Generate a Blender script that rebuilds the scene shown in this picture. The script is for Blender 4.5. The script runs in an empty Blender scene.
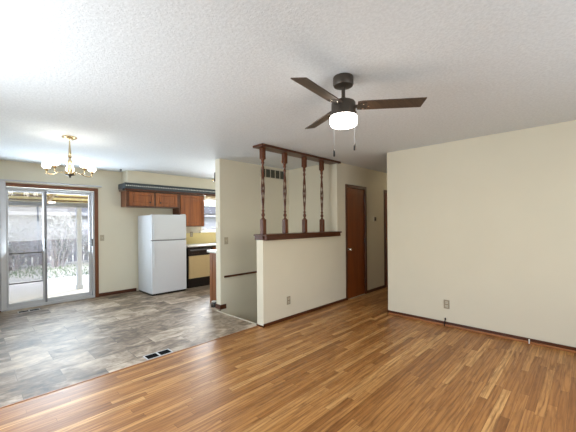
import bpy, bmesh, math, random
from mathutils import Vector, Matrix

random.seed(7)
PI = math.pi
SC = bpy.context.scene
COL = SC.collection

# ------------------------------------------------------------------ camera
YAW, ROLL, FOC, EYE = 0.769, -0.00856, 310.5, 1.387
F = Vector((math.cos(YAW), math.sin(YAW), 0)); R0 = Vector((math.sin(YAW), -math.cos(YAW), 0)); U0 = Vector((0, 0, 1))
RT = R0 * math.cos(ROLL) + U0 * math.sin(ROLL)
UP = U0 * math.cos(ROLL) - R0 * math.sin(ROLL)
cam = bpy.data.cameras.new('camera'); cam_o = bpy.data.objects.new('camera', cam); COL.objects.link(cam_o)
m3 = Matrix((RT, UP, -F)).transposed()
cam_o.matrix_world = Matrix.Translation((0, 0, EYE)) @ m3.to_4x4()
cam.sensor_width = 36; cam.lens = FOC / 576 * 36
cam.shift_y = 7.0 / 576
cam.clip_start = 0.02; cam.clip_end = 200
SC.camera = cam_o

# ------------------------------------------------------------------ world, sun, daylight, exposure
world = bpy.data.worlds.new('world'); SC.world = world; world.use_nodes = True
wn = world.node_tree; wn.nodes.clear()
sky = wn.nodes.new('ShaderNodeTexSky'); sky.sky_type = 'NISHITA'; sky.sun_disc = False
sky.sun_elevation = math.radians(48); sky.sun_rotation = math.radians(200); sky.air_density = 1.2; sky.dust_density = 2.5
bg = wn.nodes.new('ShaderNodeBackground'); bg.inputs['Strength'].default_value = 0.5
wo = wn.nodes.new('ShaderNodeOutputWorld')
wn.links.new(sky.outputs[0], bg.inputs[0]); wn.links.new(bg.outputs[0], wo.inputs[0])

sun = bpy.data.lights.new('sun', 'SUN'); sun.energy = 3.0; sun.angle = math.radians(1.5); sun.color = (1, .97, .92)
sun_o = bpy.data.objects.new('sun', sun); COL.objects.link(sun_o)
sun_o.rotation_euler = Vector((-.7, -.42, -.9)).to_track_quat('-Z', 'Y').to_euler()

def area(name, loc, direction, sx, sy, energy, color):
    l = bpy.data.lights.new(name, 'AREA'); l.shape = 'RECTANGLE'; l.size = sx; l.size_y = sy; l.energy = energy; l.color = color
    o = bpy.data.objects.new(name, l); COL.objects.link(o); o.location = loc
    o.rotation_euler = Vector(direction).to_track_quat('-Z', 'Y').to_euler()
    return o
# daylight through the front window behind the camera, the added left window, and through the patio door / kitchen window
area('front_daylight', (1.9, -1.56, 1.45), (.35, 1, .7), 2.6, 1.5, 42, (.87, .95, 1))
area('side_window_fill', (-.66, 2.3, 1.45), (1, -.1, -.12), 1.7, 1.4, 66, (.88, .95, 1))  # added light from the left, placed to reach right and divider walls
area('patio_daylight', (1.05, 6.98, 1.40), (.1, -1, .4), 1.2, 1.15, 96, (.76, .89, 1))
area('kitchen_daylight', (4.45, 6.98, 1.63), (-.3, -1, -.05),   .85, .75, 170, (.90, .95, 1))

SC.view_settings.view_transform = 'Standard'
SC.view_settings.look = 'None'
SC.view_settings.exposure = 0.07
SC.view_settings.gamma = 1.0
SC.view_settings.use_curve_mapping = False
SC.cycles.max_bounces = 16; SC.cycles.diffuse_bounces = 12; SC.cycles.transparent_max_bounces = 16

# ------------------------------------------------------------------ materials
def srgb(r, g, b):
    f = lambda c: (c / 255 / 12.92) if c / 255 <= .04045 else ((c / 255 + .055) / 1.055) ** 2.4
    return (f(r), f(g), f(b), 1)

class NT:
    def __init__(s, name):
        s.m = bpy.data.materials.new(name); s.m.use_nodes = True
        s.t = s.m.node_tree; s.t.nodes.clear()
        s.out = s.n('OutputMaterial')
    def n(s, typ, **kw):
        nd = s.t.nodes.new('ShaderNode' + typ)
        for k, v in kw.items(): setattr(nd, k, v)
        return nd
    def l(s, a, b): s.t.links.new(a, b)
    def setin(s, sock, v):
        if hasattr(v, 'links') or isinstance(v, bpy.types.NodeSocket): s.l(v, sock)
        else: sock.default_value = v
    def math(s, op, a, b=None, c=None):
        nd = s.n('Math', operation=op); s.setin(nd.inputs[0], a)
        if b is not None: s.setin(nd.inputs[1], b)
        if c is not None: s.setin(nd.inputs[2], c)
        return nd.outputs[0]
    def mix(s, fac, a, b, blend='MIX'):
        nd = s.n('Mix', data_type='RGBA', blend_type=blend)
        s.setin(nd.inputs[0], fac); s.setin(nd.inputs[6], a); s.setin(nd.inputs[7], b)
        return nd.outputs[2]
    def ramp(s, fac, stops):
        nd = s.n('ValToRGB'); s.l(fac, nd.inputs[0]); e = nd.color_ramp.elements
        while len(e) < len(stops): e.new(.5)
        for i, (p, c) in enumerate(stops): e[i].position = p; e[i].color = c
        return nd.outputs[0]
    def coords(s, scale=(1, 1, 1), kind='Object'):
        tc = s.n('TexCoord'); mp = s.n('Mapping'); mp.inputs['Scale'].default_value = scale
        s.l(tc.outputs[kind], mp.inputs[0]); return mp.outputs[0]
    def noise(s, vec, scale, detail=4, rough=.55, dist=0):
        nd = s.n('TexNoise'); s.l(vec, nd.inputs['Vector'])
        nd.inputs['Scale'].default_value = scale; nd.inputs['Detail'].default_value = detail
        nd.inputs['Roughness'].default_value = rough; nd.inputs['Distortion'].default_value = dist
        return nd.outputs[0]
    def bump(s, h, strength, dist=.01):
        nd = s.n('Bump'); nd.inputs['Strength'].default_value = strength; nd.inputs['Distance'].default_value = dist
        s.l(h, nd.inputs['Height']); return nd.outputs[0]
    def principled(s, color, rough=.5, metal=0, bump=None, spec=.5, coat=0, emis=None, estr=0):
        p = s.n('BsdfPrincipled'); s.setin(p.inputs['Base Color'], color); s.setin(p.inputs['Roughness'], rough)
        p.inputs['Metallic'].default_value = metal; p.inputs['Specular IOR Level'].default_value = spec
        p.inputs['Coat Weight'].default_value = coat
        if bump is not None: s.l(bump, p.inputs['Normal'])
        if emis: p.inputs['Emission Color'].default_value = emis; p.inputs['Emission Strength'].default_value = estr
        s.l(p.outputs[0], s.out.inputs[0]); return p

def paint(name, col, bscale=160, bstr=.06, rough=.75, var=.03):
    t = NT(name); v = t.coords()
    c2 = tuple(max(0, x * (1 - var * 2)) for x in col[:3]) + (1,)
    c = t.mix(t.noise(v, 2.2, 3), col, c2)
    t.principled(c, rough, bump=t.bump(t.noise(v, bscale, 2), bstr, .004), spec=.3)
    return t.m

def plain(name, col, rough=.45, metal=0, var=.06, spec=.5, scale=30):
    t = NT(name); v = t.coords()
    c2 = tuple(max(0, x * (1 - var * 2)) for x in col[:3]) + (1,)
    t.principled(t.mix(t.noise(v, scale, 3), col, c2), rough, metal, spec=spec)
    return t.m

def wood(name, c1, c2, axis='z', rough=.4, fine=1.0, coat=0.0):
    t = NT(name)
    s = {'x': (1.2, 22, 22), 'y': (22, 1.2, 22), 'z': (22, 22, 1.2)}[axis]
    v = t.coords(tuple(k * fine for k in s))
    n1 = t.noise(v, 1.6, 6, .62, .6); n2 = t.noise(v, 6.0, 3, .5)
    f = t.math('ADD', t.math('MULTIPLY', n1, .75), t.math('MULTIPLY', n2, .25))
    c = t.ramp(f, [(.30, c1), (.68, c2)])
    t.principled(c, rough, bump=t.bump(n2, .08, .002), coat=coat)
    return t.m

def oak_floor():
    t = NT('oak_strip_floor'); v = t.coords()
    sx = t.n('SeparateXYZ'); t.l(v, sx.inputs[0]); X, Y = sx.outputs[0], sx.outputs[1]
    W, L = .0575, .95
    row = t.math('FLOOR', t.math('DIVIDE', Y, W))
    wn1 = t.n('TexWhiteNoise', noise_dimensions='1D'); t.l(row, wn1.inputs['W'])
    xs = t.math('ADD', t.math('DIVIDE', X, L), t.math('MULTIPLY', wn1.outputs[0], 7.3))
    colm = t.math('FLOOR', xs)
    cb = t.n('CombineXYZ'); t.l(row, cb.inputs[0]); t.l(colm, cb.inputs[1])
    wn2 = t.n('TexWhiteNoise', noise_dimensions='3D'); t.l(cb.outputs[0], wn2.inputs[0])
    rnd = wn2.outputs[0]
    base = t.ramp(rnd, [(0, srgb(144, 96, 50)), (.3, srgb(168, 116, 63)), (.72, srgb(184, 132, 76)), (1, srgb(210, 162, 102))])
    # grain, offset for every strip
    off = t.n('CombineXYZ'); t.l(t.math('MULTIPLY', rnd, 37.0), off.inputs[0]); t.l(t.math('MULTIPLY', rnd, 11.0), off.inputs[1])
    va = t.n('VectorMath', operation='ADD'); t.l(v, va.inputs[0]); t.l(off.outputs[0], va.inputs[1])
    mp = t.n('Mapping'); mp.inputs['Scale'].default_value = (2.0, 24, 1); t.l(va.outputs[0], mp.inputs[0])
    g1 = t.noise(mp.outputs[0], 1.5, 6, .6, .8)
    mp2 = t.n('Mapping'); mp2.inputs['Scale'].default_value = (1.0, 9, 1); t.l(va.outputs[0], mp2.inputs[0])
    wv = t.n('TexWave', wave_type='BANDS', bands_direction='Y'); t.l(mp2.outputs[0], wv.inputs[0])
    wv.inputs['Scale'].default_value = 1.1; wv.inputs['Distortion'].default_value = 11; wv.inputs['Detail'].default_value = 2
    wv.inputs['Detail Scale'].default_value = .7
    c = t.mix(t.ramp(g1, [(.44, (0, 0, 0, 1)), (.72, (.75, .75, .75, 1))]), base, srgb(108, 64, 28))
    c = t.mix(t.math('MULTIPLY', t.ramp(wv.outputs[0], [(.55, (0, 0, 0, 1)), (.95, (1, 1, 1, 1))]), .34), c, srgb(106, 62, 28))
    # seams
    fy = t.math('FRACT', t.math('DIVIDE', Y, W)); fx = t.math('FRACT', xs)
    sy = t.math('LESS_THAN', fy, .035); sxx = t.math('LESS_THAN', fx, .003)
    seam = t.math('MAXIMUM', sy, sxx)
    c = t.mix(t.math('MULTIPLY', seam, .6), c, srgb(70, 40, 20))
    c = t.mix(.0, c, c)
    r = t.math('ADD', .30, t.math('MULTIPLY', g1, .16))
    t.principled(c, r, bump=t.bump(t.math('SUBTRACT', g1, seam), .05, .002), spec=.42)
    return t.m

def vinyl_floor():
    t = NT('slate_vinyl_floor'); v = t.coords()
    br = t.n('TexBrick'); t.l(v, br.inputs['Vector']); br.offset = .5
    br.inputs['Scale'].default_value = 1; br.inputs['Brick Width'].default_value = .61; br.inputs['Row Height'].default_value = .305
    br.inputs['Mortar Size'].default_value = .003; br.inputs['Color1'].default_value = (0, 0, 0, 1); br.inputs['Color2'].default_value = (1, 1, 1, 1)
    br.inputs['Mortar'].default_value = (.3, .3, .3, 1); br.inputs['Bias'].default_value = 0
    bw = t.n('RGBToBW'); t.l(br.outputs[0], bw.inputs[0])
    off = t.n('CombineXYZ'); t.l(t.math('MULTIPLY', bw.outputs[0], 13.0), off.inputs[0]); t.l(t.math('MULTIPLY', bw.outputs[0], 9.0), off.inputs[2])
    va = t.n('VectorMath', operation='ADD'); t.l(v, va.inputs[0]); t.l(off.outputs[0], va.inputs[1])
    mp = t.n('Mapping'); mp.inputs['Scale'].default_value = (1.9, 3.2, 1); t.l(va.outputs[0], mp.inputs[0])
    n1 = t.noise(mp.outputs[0], 1.6, 8, .62, .9); n2 = t.noise(mp.outputs[0], 7, 5, .6, .4)
    f = t.math('ADD', t.math('MULTIPLY', n1, .7), t.math('MULTIPLY', n2, .3))
    f = t.math('ADD', f, t.math('MULTIPLY', t.math('SUBTRACT', bw.outputs[0], .5), .14))
    c = t.ramp(f, [(.33, srgb(62, 49, 37)), (.44, srgb(114, 97, 79)), (.53, srgb(154, 137, 118)), (.66, srgb(200, 184, 164))])
    c = t.mix(t.math('MULTIPLY', br.outputs['Fac'], .55), c, srgb(60, 54, 50))
    t.principled(c, t.math('ADD', .41, t.math('MULTIPLY', n2, .2)), bump=t.bump(n2, .08, .003), spec=.65)
    return t.m

def popcorn():
    t = NT('popcorn_ceiling'); v = t.coords()
    n = t.noise(v, 55, 3, .6); n2 = t.noise(v, 130, 2, .6)
    h = t.math('ADD', n, t.math('MULTIPLY', n2, .5))
    c = t.mix(t.ramp(n, [(.35, (0, 0, 0, 1)), (.65, (1, 1, 1, 1))]), srgb(212, 217, 221), srgb(222, 227, 231))
    t.principled(c, .9, bump=t.bump(h, .38, .010), spec=.15)
    return t.m

def glass_pane(name, tint=(1, 1, 1, 1)):
    t = NT(name)
    tr = t.n('BsdfTransparent'); tr.inputs[0].default_value = tint
    gl = t.n('BsdfGlossy'); gl.inputs['Roughness'].default_value = .01
    ge = t.n('NewGeometry'); dt = t.n('VectorMath', operation='DOT_PRODUCT'); t.l(ge.outputs['Normal'], dt.inputs[0]); t.l(ge.outputs['Incoming'], dt.inputs[1])
    fc = t.math('POWER', t.math('SUBTRACT', 1.0, t.math('ABSOLUTE', dt.outputs['Value'])), 5.0)
    sch = t.math('ADD', .05, t.math('MULTIPLY', fc, .95))
    mx = t.n('MixShader'); t.l(sch, mx.inputs[0]); t.l(tr.outputs[0], mx.inputs[1]); t.l(gl.outputs[0], mx.inputs[2])
    t.l(mx.outputs[0], t.out.inputs[0]); return t.m

def screen_mesh():
    t = NT('insect_screen'); tr = t.n('BsdfTransparent'); df = t.n('BsdfDiffuse'); df.inputs[0].default_value = srgb(90, 94, 100)
    mx = t.n('MixShader'); mx.inputs[0].default_value = .28; t.l(tr.outputs[0], mx.inputs[1]); t.l(df.outputs[0], mx.inputs[2])
    t.l(mx.outputs[0], t.out.inputs[0]); return t.m

def lamp_glass(name, col, strength):
    t = NT(name); v = t.coords()
    c = t.mix(t.noise(v, 20, 2), (.9, .9, .88, 1), (.85, .85, .82, 1))
    t.principled(c, .3, emis=col, estr=strength); return t.m

M = {}
M['wall'] = paint('cream_wall_paint', srgb(219, 213, 194))
M['ceiling'] = popcorn()
M['oak'] = oak_floor()
M['vinyl'] = vinyl_floor()
M['trim_x'] = wood('dark_stained_trim_lengthwise', srgb(52, 24, 9), srgb(94, 47, 19), 'x', .35)
M['trim_y'] = wood('dark_stained_trim_crosswise', srgb(52, 24, 9), srgb(94, 47, 19), 'y', .35)
M['trim_z'] = wood('dark_stained_trim_upright', srgb(52, 24, 9), srgb(94, 47, 19), 'z', .35)
M['post'] = wood('turned_walnut', srgb(60, 29, 11), srgb(112, 60, 27), 'z', .35)
M['shoe'] = wood('shoe_moulding', srgb(128, 78, 42), srgb(172, 112, 66), 'y', .4)
M['door'] = wood('mahogany_door_veneer', srgb(100, 46, 12), srgb(138, 70, 24), 'z', .32, .6)
M['cab'] = wood('honey_brown_cabinet', srgb(106, 52, 17), srgb(170, 96, 40), 'z', .35, .6)
M['cab_x'] = wood('brown_cabinet_rail', srgb(64, 32, 14), srgb(104, 56, 26), 'x', .35, .6)
M['cabdark'] = wood('cabinet_side_veneer', srgb(92, 50, 28), srgb(130, 78, 46), 'z', .4, .6)
M['penin'] = wood('reddish_end_panel', srgb(108, 62, 30), srgb(148, 92, 48), 'z', .4, .6)
M['casing'] = wood('slider_casing', srgb(84, 44, 22), srgb(128, 74, 40), 'z', .4)
M['casing_x'] = wood('slider_head_casing', srgb(84, 44, 22), srgb(128, 74, 40), 'x', .4)
M['alu'] = plain('white_grey_aluminium', srgb(190, 192, 196), .4, .2)
M['aludark'] = plain('grey_aluminium', srgb(120, 122, 128), .4, .3)
M['black'] = plain('black_plastic', srgb(18, 18, 19), .3)
M['darkmetal'] = plain('dark_bronze_metal', srgb(72, 64, 56), .42, .4)
M['blade'] = wood('dark_walnut_blade', srgb(52, 40, 32), srgb(84, 66, 52), 'x', .38)
M['white'] = plain('white_enamel', srgb(206, 211, 218), .3, var=.01)
M['plastic'] = plain('almond_plastic', srgb(206, 198, 176), .4)
M['platedark'] = plain('taupe_wall_plate', srgb(158, 148, 128), .4)
M['switchplate'] = plain('beige_switch_plate', srgb(180, 170, 148), .4)
M['whiteplastic'] = plain('white_plastic', srgb(232, 232, 228), .4)
M['chrome'] = plain('satin_chrome', srgb(214, 208, 196), .2, 1)
M['brass'] = plain('polished_brass', srgb(226, 206, 166), .25, 1)
M['bulbglass'] = lamp_glass('lit_milk_glass', (1, .94, .84, 1), 5)
M['fanglass'] = lamp_glass('lit_opal_glass', (1, .95, .86, 1), 18)
M['hallfill'] = lamp_glass('hall_fill_glow', (1, .86, .62, 1), 22)  # glow of the added hallway lamp
M['navy'] = plain('dark_slate_board', srgb(66, 74, 80), .6)
M['bead'] = plain('cream_bead', srgb(214, 214, 210), .5)
M['tan'] = plain('harvest_tan_panel', srgb(206, 184, 138), .4)
M['counter'] = plain('pale_laminate', srgb(206, 204, 198), .3)
M['splash'] = paint('yellow_cream_backsplash', srgb(222, 204, 146), 60, .02, .5)
M['glass'] = glass_pane('clear_pane')
M['screen'] = screen_mesh()
M['mattblack'] = plain('matt_black_register', srgb(24, 23, 22), .9, spec=.05)
M['dark'] = plain('dark_void', srgb(34, 33, 30), .7)
M['grille'] = plain('grey_green_register', srgb(92, 92, 80), .5)
M['vanes'] = plain('pale_grey_vinyl_vane', srgb(196, 196, 198), .5)
M['carpet'] = plain('beige_stair_carpet', srgb(156, 126, 86), .95)
M['concrete'] = paint('pale_concrete', srgb(242, 234, 222), 40, .2, .9, .06)
M['grass'] = plain('lawn_green', srgb(126, 150, 118), .9, var=.25, scale=4)
M['earth'] = plain('dry_lawn_ground', srgb(206, 206, 196), .95, var=.2, scale=2)
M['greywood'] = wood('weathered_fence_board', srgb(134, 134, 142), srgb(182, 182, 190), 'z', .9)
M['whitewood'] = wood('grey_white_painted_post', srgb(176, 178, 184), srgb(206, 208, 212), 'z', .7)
M['roofpanel'] = plain('translucent_yellow_panel', srgb(232, 214, 150), .6)
M['rafter'] = wood('pale_rafter', srgb(150, 128, 96), srgb(190, 170, 134), 'y', .8)
M['purlin'] = wood('brown_purlin', srgb(104, 82, 54), srgb(140, 112, 76), 'x', .8)
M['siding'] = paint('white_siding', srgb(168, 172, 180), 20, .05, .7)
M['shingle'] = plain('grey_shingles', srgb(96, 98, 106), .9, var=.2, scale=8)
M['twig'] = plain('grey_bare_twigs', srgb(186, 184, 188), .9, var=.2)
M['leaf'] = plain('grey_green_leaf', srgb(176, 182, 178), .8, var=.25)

def roof_translucent():
    t = NT('yellow_translucent_roof'); v = t.coords()
    c = t.mix(t.noise(v, 3, 3), srgb(236, 228, 188), srgb(216, 202, 154))
    d = t.n('BsdfDiffuse'); t.l(c, d.inputs[0]); tl = t.n('BsdfTranslucent'); t.l(c, tl.inputs[0])
    mx = t.n('MixShader'); mx.inputs[0].default_value = .6; t.l(d.outputs[0], mx.inputs[1]); t.l(tl.outputs[0], mx.inputs[2])
    t.l(mx.outputs[0], t.out.inputs[0]); return t.m
M['roofpanel'] = roof_translucent()

# ------------------------------------------------------------------ mesh builders
class MB:
    def __init__(s): s.bm = bmesh.new()
    def box(s, x0, x1, y0, y1, z0, z1, bev=0, mat=None, mi=0):
        r = bmesh.ops.create_cube(s.bm, size=1)
        vs = r['verts']
        for v in vs:
            v.co = Vector(((x0 + x1) / 2 + v.co.x * (x1 - x0), (y0 + y1) / 2 + v.co.y * (y1 - y0), (z0 + z1) / 2 + v.co.z * (z1 - z0)))
        if bev:
            es = list({e for v in vs for e in v.link_edges})
            rr = bmesh.ops.bevel(s.bm, geom=es, offset=bev, segments=2, profile=.5, affect='EDGES')
            vs = list({v for f in rr['faces'] for v in f.verts} | {v for v in vs if v.is_valid})
        if mat is not None:
            allv = set(vs)
            for v in allv: v.co = mat @ v.co
        return s
    def poly(s, pts, thick_vec):
        b = [s.bm.verts.new(p) for p in pts]; t = [s.bm.verts.new(Vector(p) + Vector(thick_vec)) for p in pts]
        n = len(pts); s.bm.faces.new(b); s.bm.faces.new(list(reversed(t)))
        for i in range(n): s.bm.faces.new((b[i], t[i], t[(i + 1) % n], b[(i + 1) % n]))
        return s
    def lathe(s, prof, c=(0, 0, 0), seg=24, axis='z', close=False):
        rings = []
        for r, h in prof:
            ring = []
            for k in range(seg):
                a = 2 * PI * k / seg
                p = {'z': (r * math.cos(a), r * math.sin(a), h), 'y': (r * math.cos(a), h, r * math.sin(a)), 'x': (h, r * math.cos(a), r * math.sin(a))}[axis]
                ring.append(s.bm.verts.new(Vector(c) + Vector(p)))
            rings.append(ring)
        pairs = list(zip(rings, rings[1:])) + ([(rings[-1], rings[0])] if close else [])
        for a, b in pairs:
            for k in range(seg): s.bm.faces.new((a[k], a[(k + 1) % seg], b[(k + 1) % seg], b[k]))
        if not close: s.bm.faces.new(rings[0]); s.bm.faces.new(rings[-1])
        return s
    def tube(s, pts, rad, seg=8):
        pts = [Vector(p) for p in pts]; n = len(pts); rings = []
        rr = rad if isinstance(rad, (list, tuple)) else [rad] * n
        ref = None
        for i, p in enumerate(pts):
            d = (pts[min(i + 1, n - 1)] - pts[max(i - 1, 0)]).normalized()
            if ref is None: ref = d.orthogonal().normalized()
            ref = (ref - d * ref.dot(d)).normalized(); b = d.cross(ref)
            rings.append([s.bm.verts.new(p + (ref * math.cos(2 * PI * k / seg) + b * math.sin(2 * PI * k / seg)) * rr[i]) for k in range(seg)])
        for a, b in zip(rings, rings[1:]):
            for k in range(seg): s.bm.faces.new((a[k], a[(k + 1) % seg], b[(k + 1) % seg], b[k]))
        s.bm.faces.new(rings[0]); s.bm.faces.new(rings[-1])
        return s
    def build(s, name, mat, parent=None, smooth=False):
        bmesh.ops.recalc_face_normals(s.bm, faces=s.bm.faces)
        me = bpy.data.meshes.new(name); s.bm.to_mesh(me); s.bm.free()
        if smooth:
            for p in me.polygons: p.use_smooth = True
        me.materials.append(mat)
        o = bpy.data.objects.new(name, me); COL.objects.link(o)
        if smooth:
            try:
                me.set_sharp_from_angle(angle=math.radians(40))
            except Exception: pass
        if parent is not None:
            o.parent = parent
        return o

def settle(o):
    """give a parentless mesh an origin at its base"""
    me = o.data; xs = [v.co for v in me.vertices]
    c = Vector(((min(v.x for v in xs) + max(v.x for v in xs)) / 2, (min(v.y for v in xs) + max(v.y for v in xs)) / 2, min(v.z for v in xs)))
    me.transform(Matrix.Translation(-c)); o.location = c
    return o

def tag(o, label, cat, group=None, kind=None):
    o['label'] = label; o['category'] = cat
    if group: o['group'] = group
    if kind: o['kind'] = kind
    return o
def struct(o, label, cat): return tag(o, label, cat, None, 'structure')

def empty(name, loc, label, cat, group=None, kind=None, rz=0):
    o = bpy.data.objects.new(name, None); COL.objects.link(o); o.location = loc; o.rotation_euler = (0, 0, rz); o.empty_display_size = .1
    return tag(o, label, cat, group, kind)

def under(parent, o):
    """parent a mesh built in world coordinates, keeping its place"""
    loc = Vector(parent.location); o.data.transform(Matrix.Translation(-loc)); o.parent = parent
    return o
def part(parent, name, mb, mat, smooth=False):
    return under(parent, mb.build(name, mat, None, smooth))
def subpart(root, p, name, mb, mat, smooth=False):
    o = mb.build(name, mat, None, smooth); o.data.transform(Matrix.Translation(-Vector(root.location))); o.parent = p
    return o
def copy_tree(o, parent=None):
    c = o.copy(); COL.objects.link(c)
    if parent is not None: c.parent = parent
    for ch in list(o.children): copy_tree(ch, c)
    return c

H = 2.44
XR = 4.44; YH = 3.12; YB = 4.275; YS = 6.77
XL, YF, XE = -.70, -1.60, 8.0
DX = 2.84   # free end of the divider wall

# ------------------------------------------------------------------ setting
b = MB(); b.box(XL, XE, YF, YH, -.12, 0); b.box(XL, 2.74, YH, 3.215, -.12, 0)
struct(b.build('floor', M['oak']), 'honey coloured oak strip floor of the living room', 'floor')
b = MB(); b.box(XL, 2.765, 3.215, YS, -.12, 0); b.box(2.765, DX, YB, YB + .125, -.12, 0); b.box(2.765, XE, YB + .125, YS, -.12, 0)
struct(b.build('floor_kitchen', M['vinyl']), 'grey brown slate look vinyl floor of the dining area and kitchen', 'floor')
b = MB(); b.box(XL, XE + .1, YF, YS + .15, H, H + .12)
struct(b.build('ceiling', M['ceiling']), 'white popcorn textured ceiling over the whole room', 'ceiling')

b = MB(); b.box(XR, XR + .12, YF, 2.195, 0, H)
struct(b.build('wall_right', M['wall']), 'bare cream wall on the right with a low outlet', 'wall')
b = MB(); b.box(XR + .12, XE, 2.075, 2.195, 0, H)
struct(b.build('wall_hall', M['wall']), 'cream hallway wall behind the right wall', 'wall')
b = MB(); b.box(XE, XE + .1, 2.075, YS + .15, 0, H)
struct(b.build('wall_far', M['wall']), 'cream wall closing the hallway and kitchen at the far end', 'wall')

D1a, D1b, D2a, D2b, DH = 4.70, 5.42, 6.15, 6.97, 2.075
b = MB()
b.box(2.74, 4.45, YH, 3.25, -2.6, 1.160)
b.box(4.45, D1a + .03, YH, 3.25, -2.6, H)
b.box(D1a + .03, D1b - .03, YH, 3.25, DH - .03, H)
b.box(D1b - .03, D2a + .03, YH, 3.25, 0, H)
b.box(D2a + .03, D2b - .03, YH, 3.25, DH - .03, H)
b.box(D2b - .03, XE, YH, 3.25, 0, H)
struct(b.build('wall_stair', M['wall']), 'cream half wall guarding the stairwell and rising into the hallway wall', 'wall')
b = MB(); b.box(4.45, 4.56, 3.25, YB, -2.6, H)
struct(b.build('wall_stair_end', M['wall']), 'cream end wall of the stairwell seen between the turned posts', 'wall')
b = MB(); b.box(DX, XE, YB, YB + .125, -2.6, H)
struct(b.build('wall_divider', M['wall']), 'cream wall between the stairwell and the kitchen with a switch and vent', 'wall')
b = MB()
SA, SB, SH = .36, 1.70, 2.03
WA, WB, WZ0, WZ1 = 3.94, 4.90, 1.20, 2.02
b.box(XL, SA, YS, YS + .15, -.2, H); b.box(SA, SB, YS, YS + .15, SH, H); b.box(SB, WA, YS, YS + .15, -.2, H)
b.box(WA, WB, YS, YS + .15, -.2, WZ0); b.box(WA, WB, YS, YS + .15, WZ1, H); b.box(WB, XE, YS, YS + .15, -.2, H)
b.box(SA, SB, YS, YS + .15, -.2, -.005)
struct(b.build('wall_back', M['wall']), 'cream back wall holding the sliding glass door and kitchen window', 'wall')
b = MB()
b.box(XL - .1, XL, YF, 1.45, 0, H); b.box(XL - .1, XL, 3.15, YS + .15, 0, H); b.box(XL - .1, XL, 1.45, 3.15, 0, .75); b.box(XL - .1, XL, 1.45, 3.15, 2.15, H)
struct(b.build('wall_left', M['wall']), 'cream left wall with an unseen window added for side light', 'wall')
b = MB()
b.box(XL - .1, .6, YF - .1, YF, 0, H); b.box(3.2, XE, YF - .1, YF, 0, H); b.box(.6, 3.2, YF - .1, YF, 0, .7); b.box(.6, 3.2, YF - .1, YF, 2.2, H)
struct(b.build('wall_front', M['wall']), 'cream front wall with a wide window behind the camera', 'wall')

# baseboards
b = MB(); b.box(XR - .014, XR, YF, 2.195, 0, .054, .003)
o = b.build('baseboard_right', M['trim_y']); struct(o, 'thin dark brown baseboard with lighter shoe moulding under the right wall', 'baseboard')
b = MB(); b.box(XR - .030, XR - .014, YF, 2.18, 0, .024, .005); b.build('shoe_moulding', M['shoe'], o)
b = MB(); b.box(2.735, D1a - .005, YH - .013, YH, 0, .042, .003); b.box(D1b + .005, D2a - .005, YH - .013, YH, 0, .055, .003)
b.box(2.727, 2.74, YH - .013, 3.25, 0, .016)
struct(b.build('baseboard_stair', M['trim_x']), 'thin dark brown baseboard along the half wall and hallway', 'baseboard')
b = MB(); b.box(SB + .05, 2.44, YS - .014, YS, 0, .065, .003)
struct(b.build('baseboard_back', M['trim_x']), 'dark brown baseboard between the sliding door and fridge', 'baseboard')
b = MB(); b.box(DX - .014, DX, YB - .014, YB + .139, 0, .075, .003); b.box(DX, DX + .015, YB + .125, YB + .139, 0, .075); b.box(DX - .014, DX + .10, YB - .014, YB, 0, .075, .003)
struct(b.build('baseboard_divider', M['trim_y']), 'short brown baseboard wrapping the end of the kitchen divider wall', 'baseboard')
# stair parts
b = MB(); b.box(2.745, 2.772, 3.252, YB - .002, -.03, .006, .004)
struct(b.build('trim_1', M['plastic']), 'pale nosing strip where the vinyl floor meets the stairwell', 'trim')
b = MB(); b.box(2.905, 4.45, YB - .022, YB, .505, .535, .004)
struct(b.build('trim_2', M['trim_x']), 'dark brown strip running level across the stairwell wall', 'trim')
b = MB()
for k in range(6):
    x = 2.775 + k * .27
    b.box(x, min(x + .30, 4.44), 3.255, YB - .005, -2.6, -.2 * (k + 1), .008)
struct(b.build('stairs', M['carpet']), 'stairs leading down behind the half wall', 'stairs')
# seam strip between oak and vinyl
b = MB(); b.box(XL, 2.735, 3.208, 3.222, 0, .004, .001)
struct(b.build('trim_3', M['shoe']), 'thin wood edge where the oak floor meets the vinyl', 'trim')

# half wall cap and header plank
b = MB(); b.box(2.750, 4.46, 3.06, YH - .001, 1.156, 1.214, .005); b.box(2.735, 4.445, YH - .001, 3.285, 1.161, 1.214, .004); b.box(2.728, 4.47, 3.04, YH - .002, 1.213, 1.236, .005)
b.box(2.728, 4.447, YH - .01, 3.30, 1.213, 1.236, .005)
struct(b.build('trim_4', M['trim_x']), 'dark brown wooden ledge capping the half wall under the turned posts', 'ledge')
b = MB(); b.box(2.70, 4.447, 3.07, 3.27, 2.408, 2.439, .004); b.box(4.447, 4.50, 3.07, YH - .001, 2.408, 2.439)
struct(b.build('trim_5', M['trim_x']), 'dark brown wooden plank on the ceiling above the turned posts', 'plank')

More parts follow.
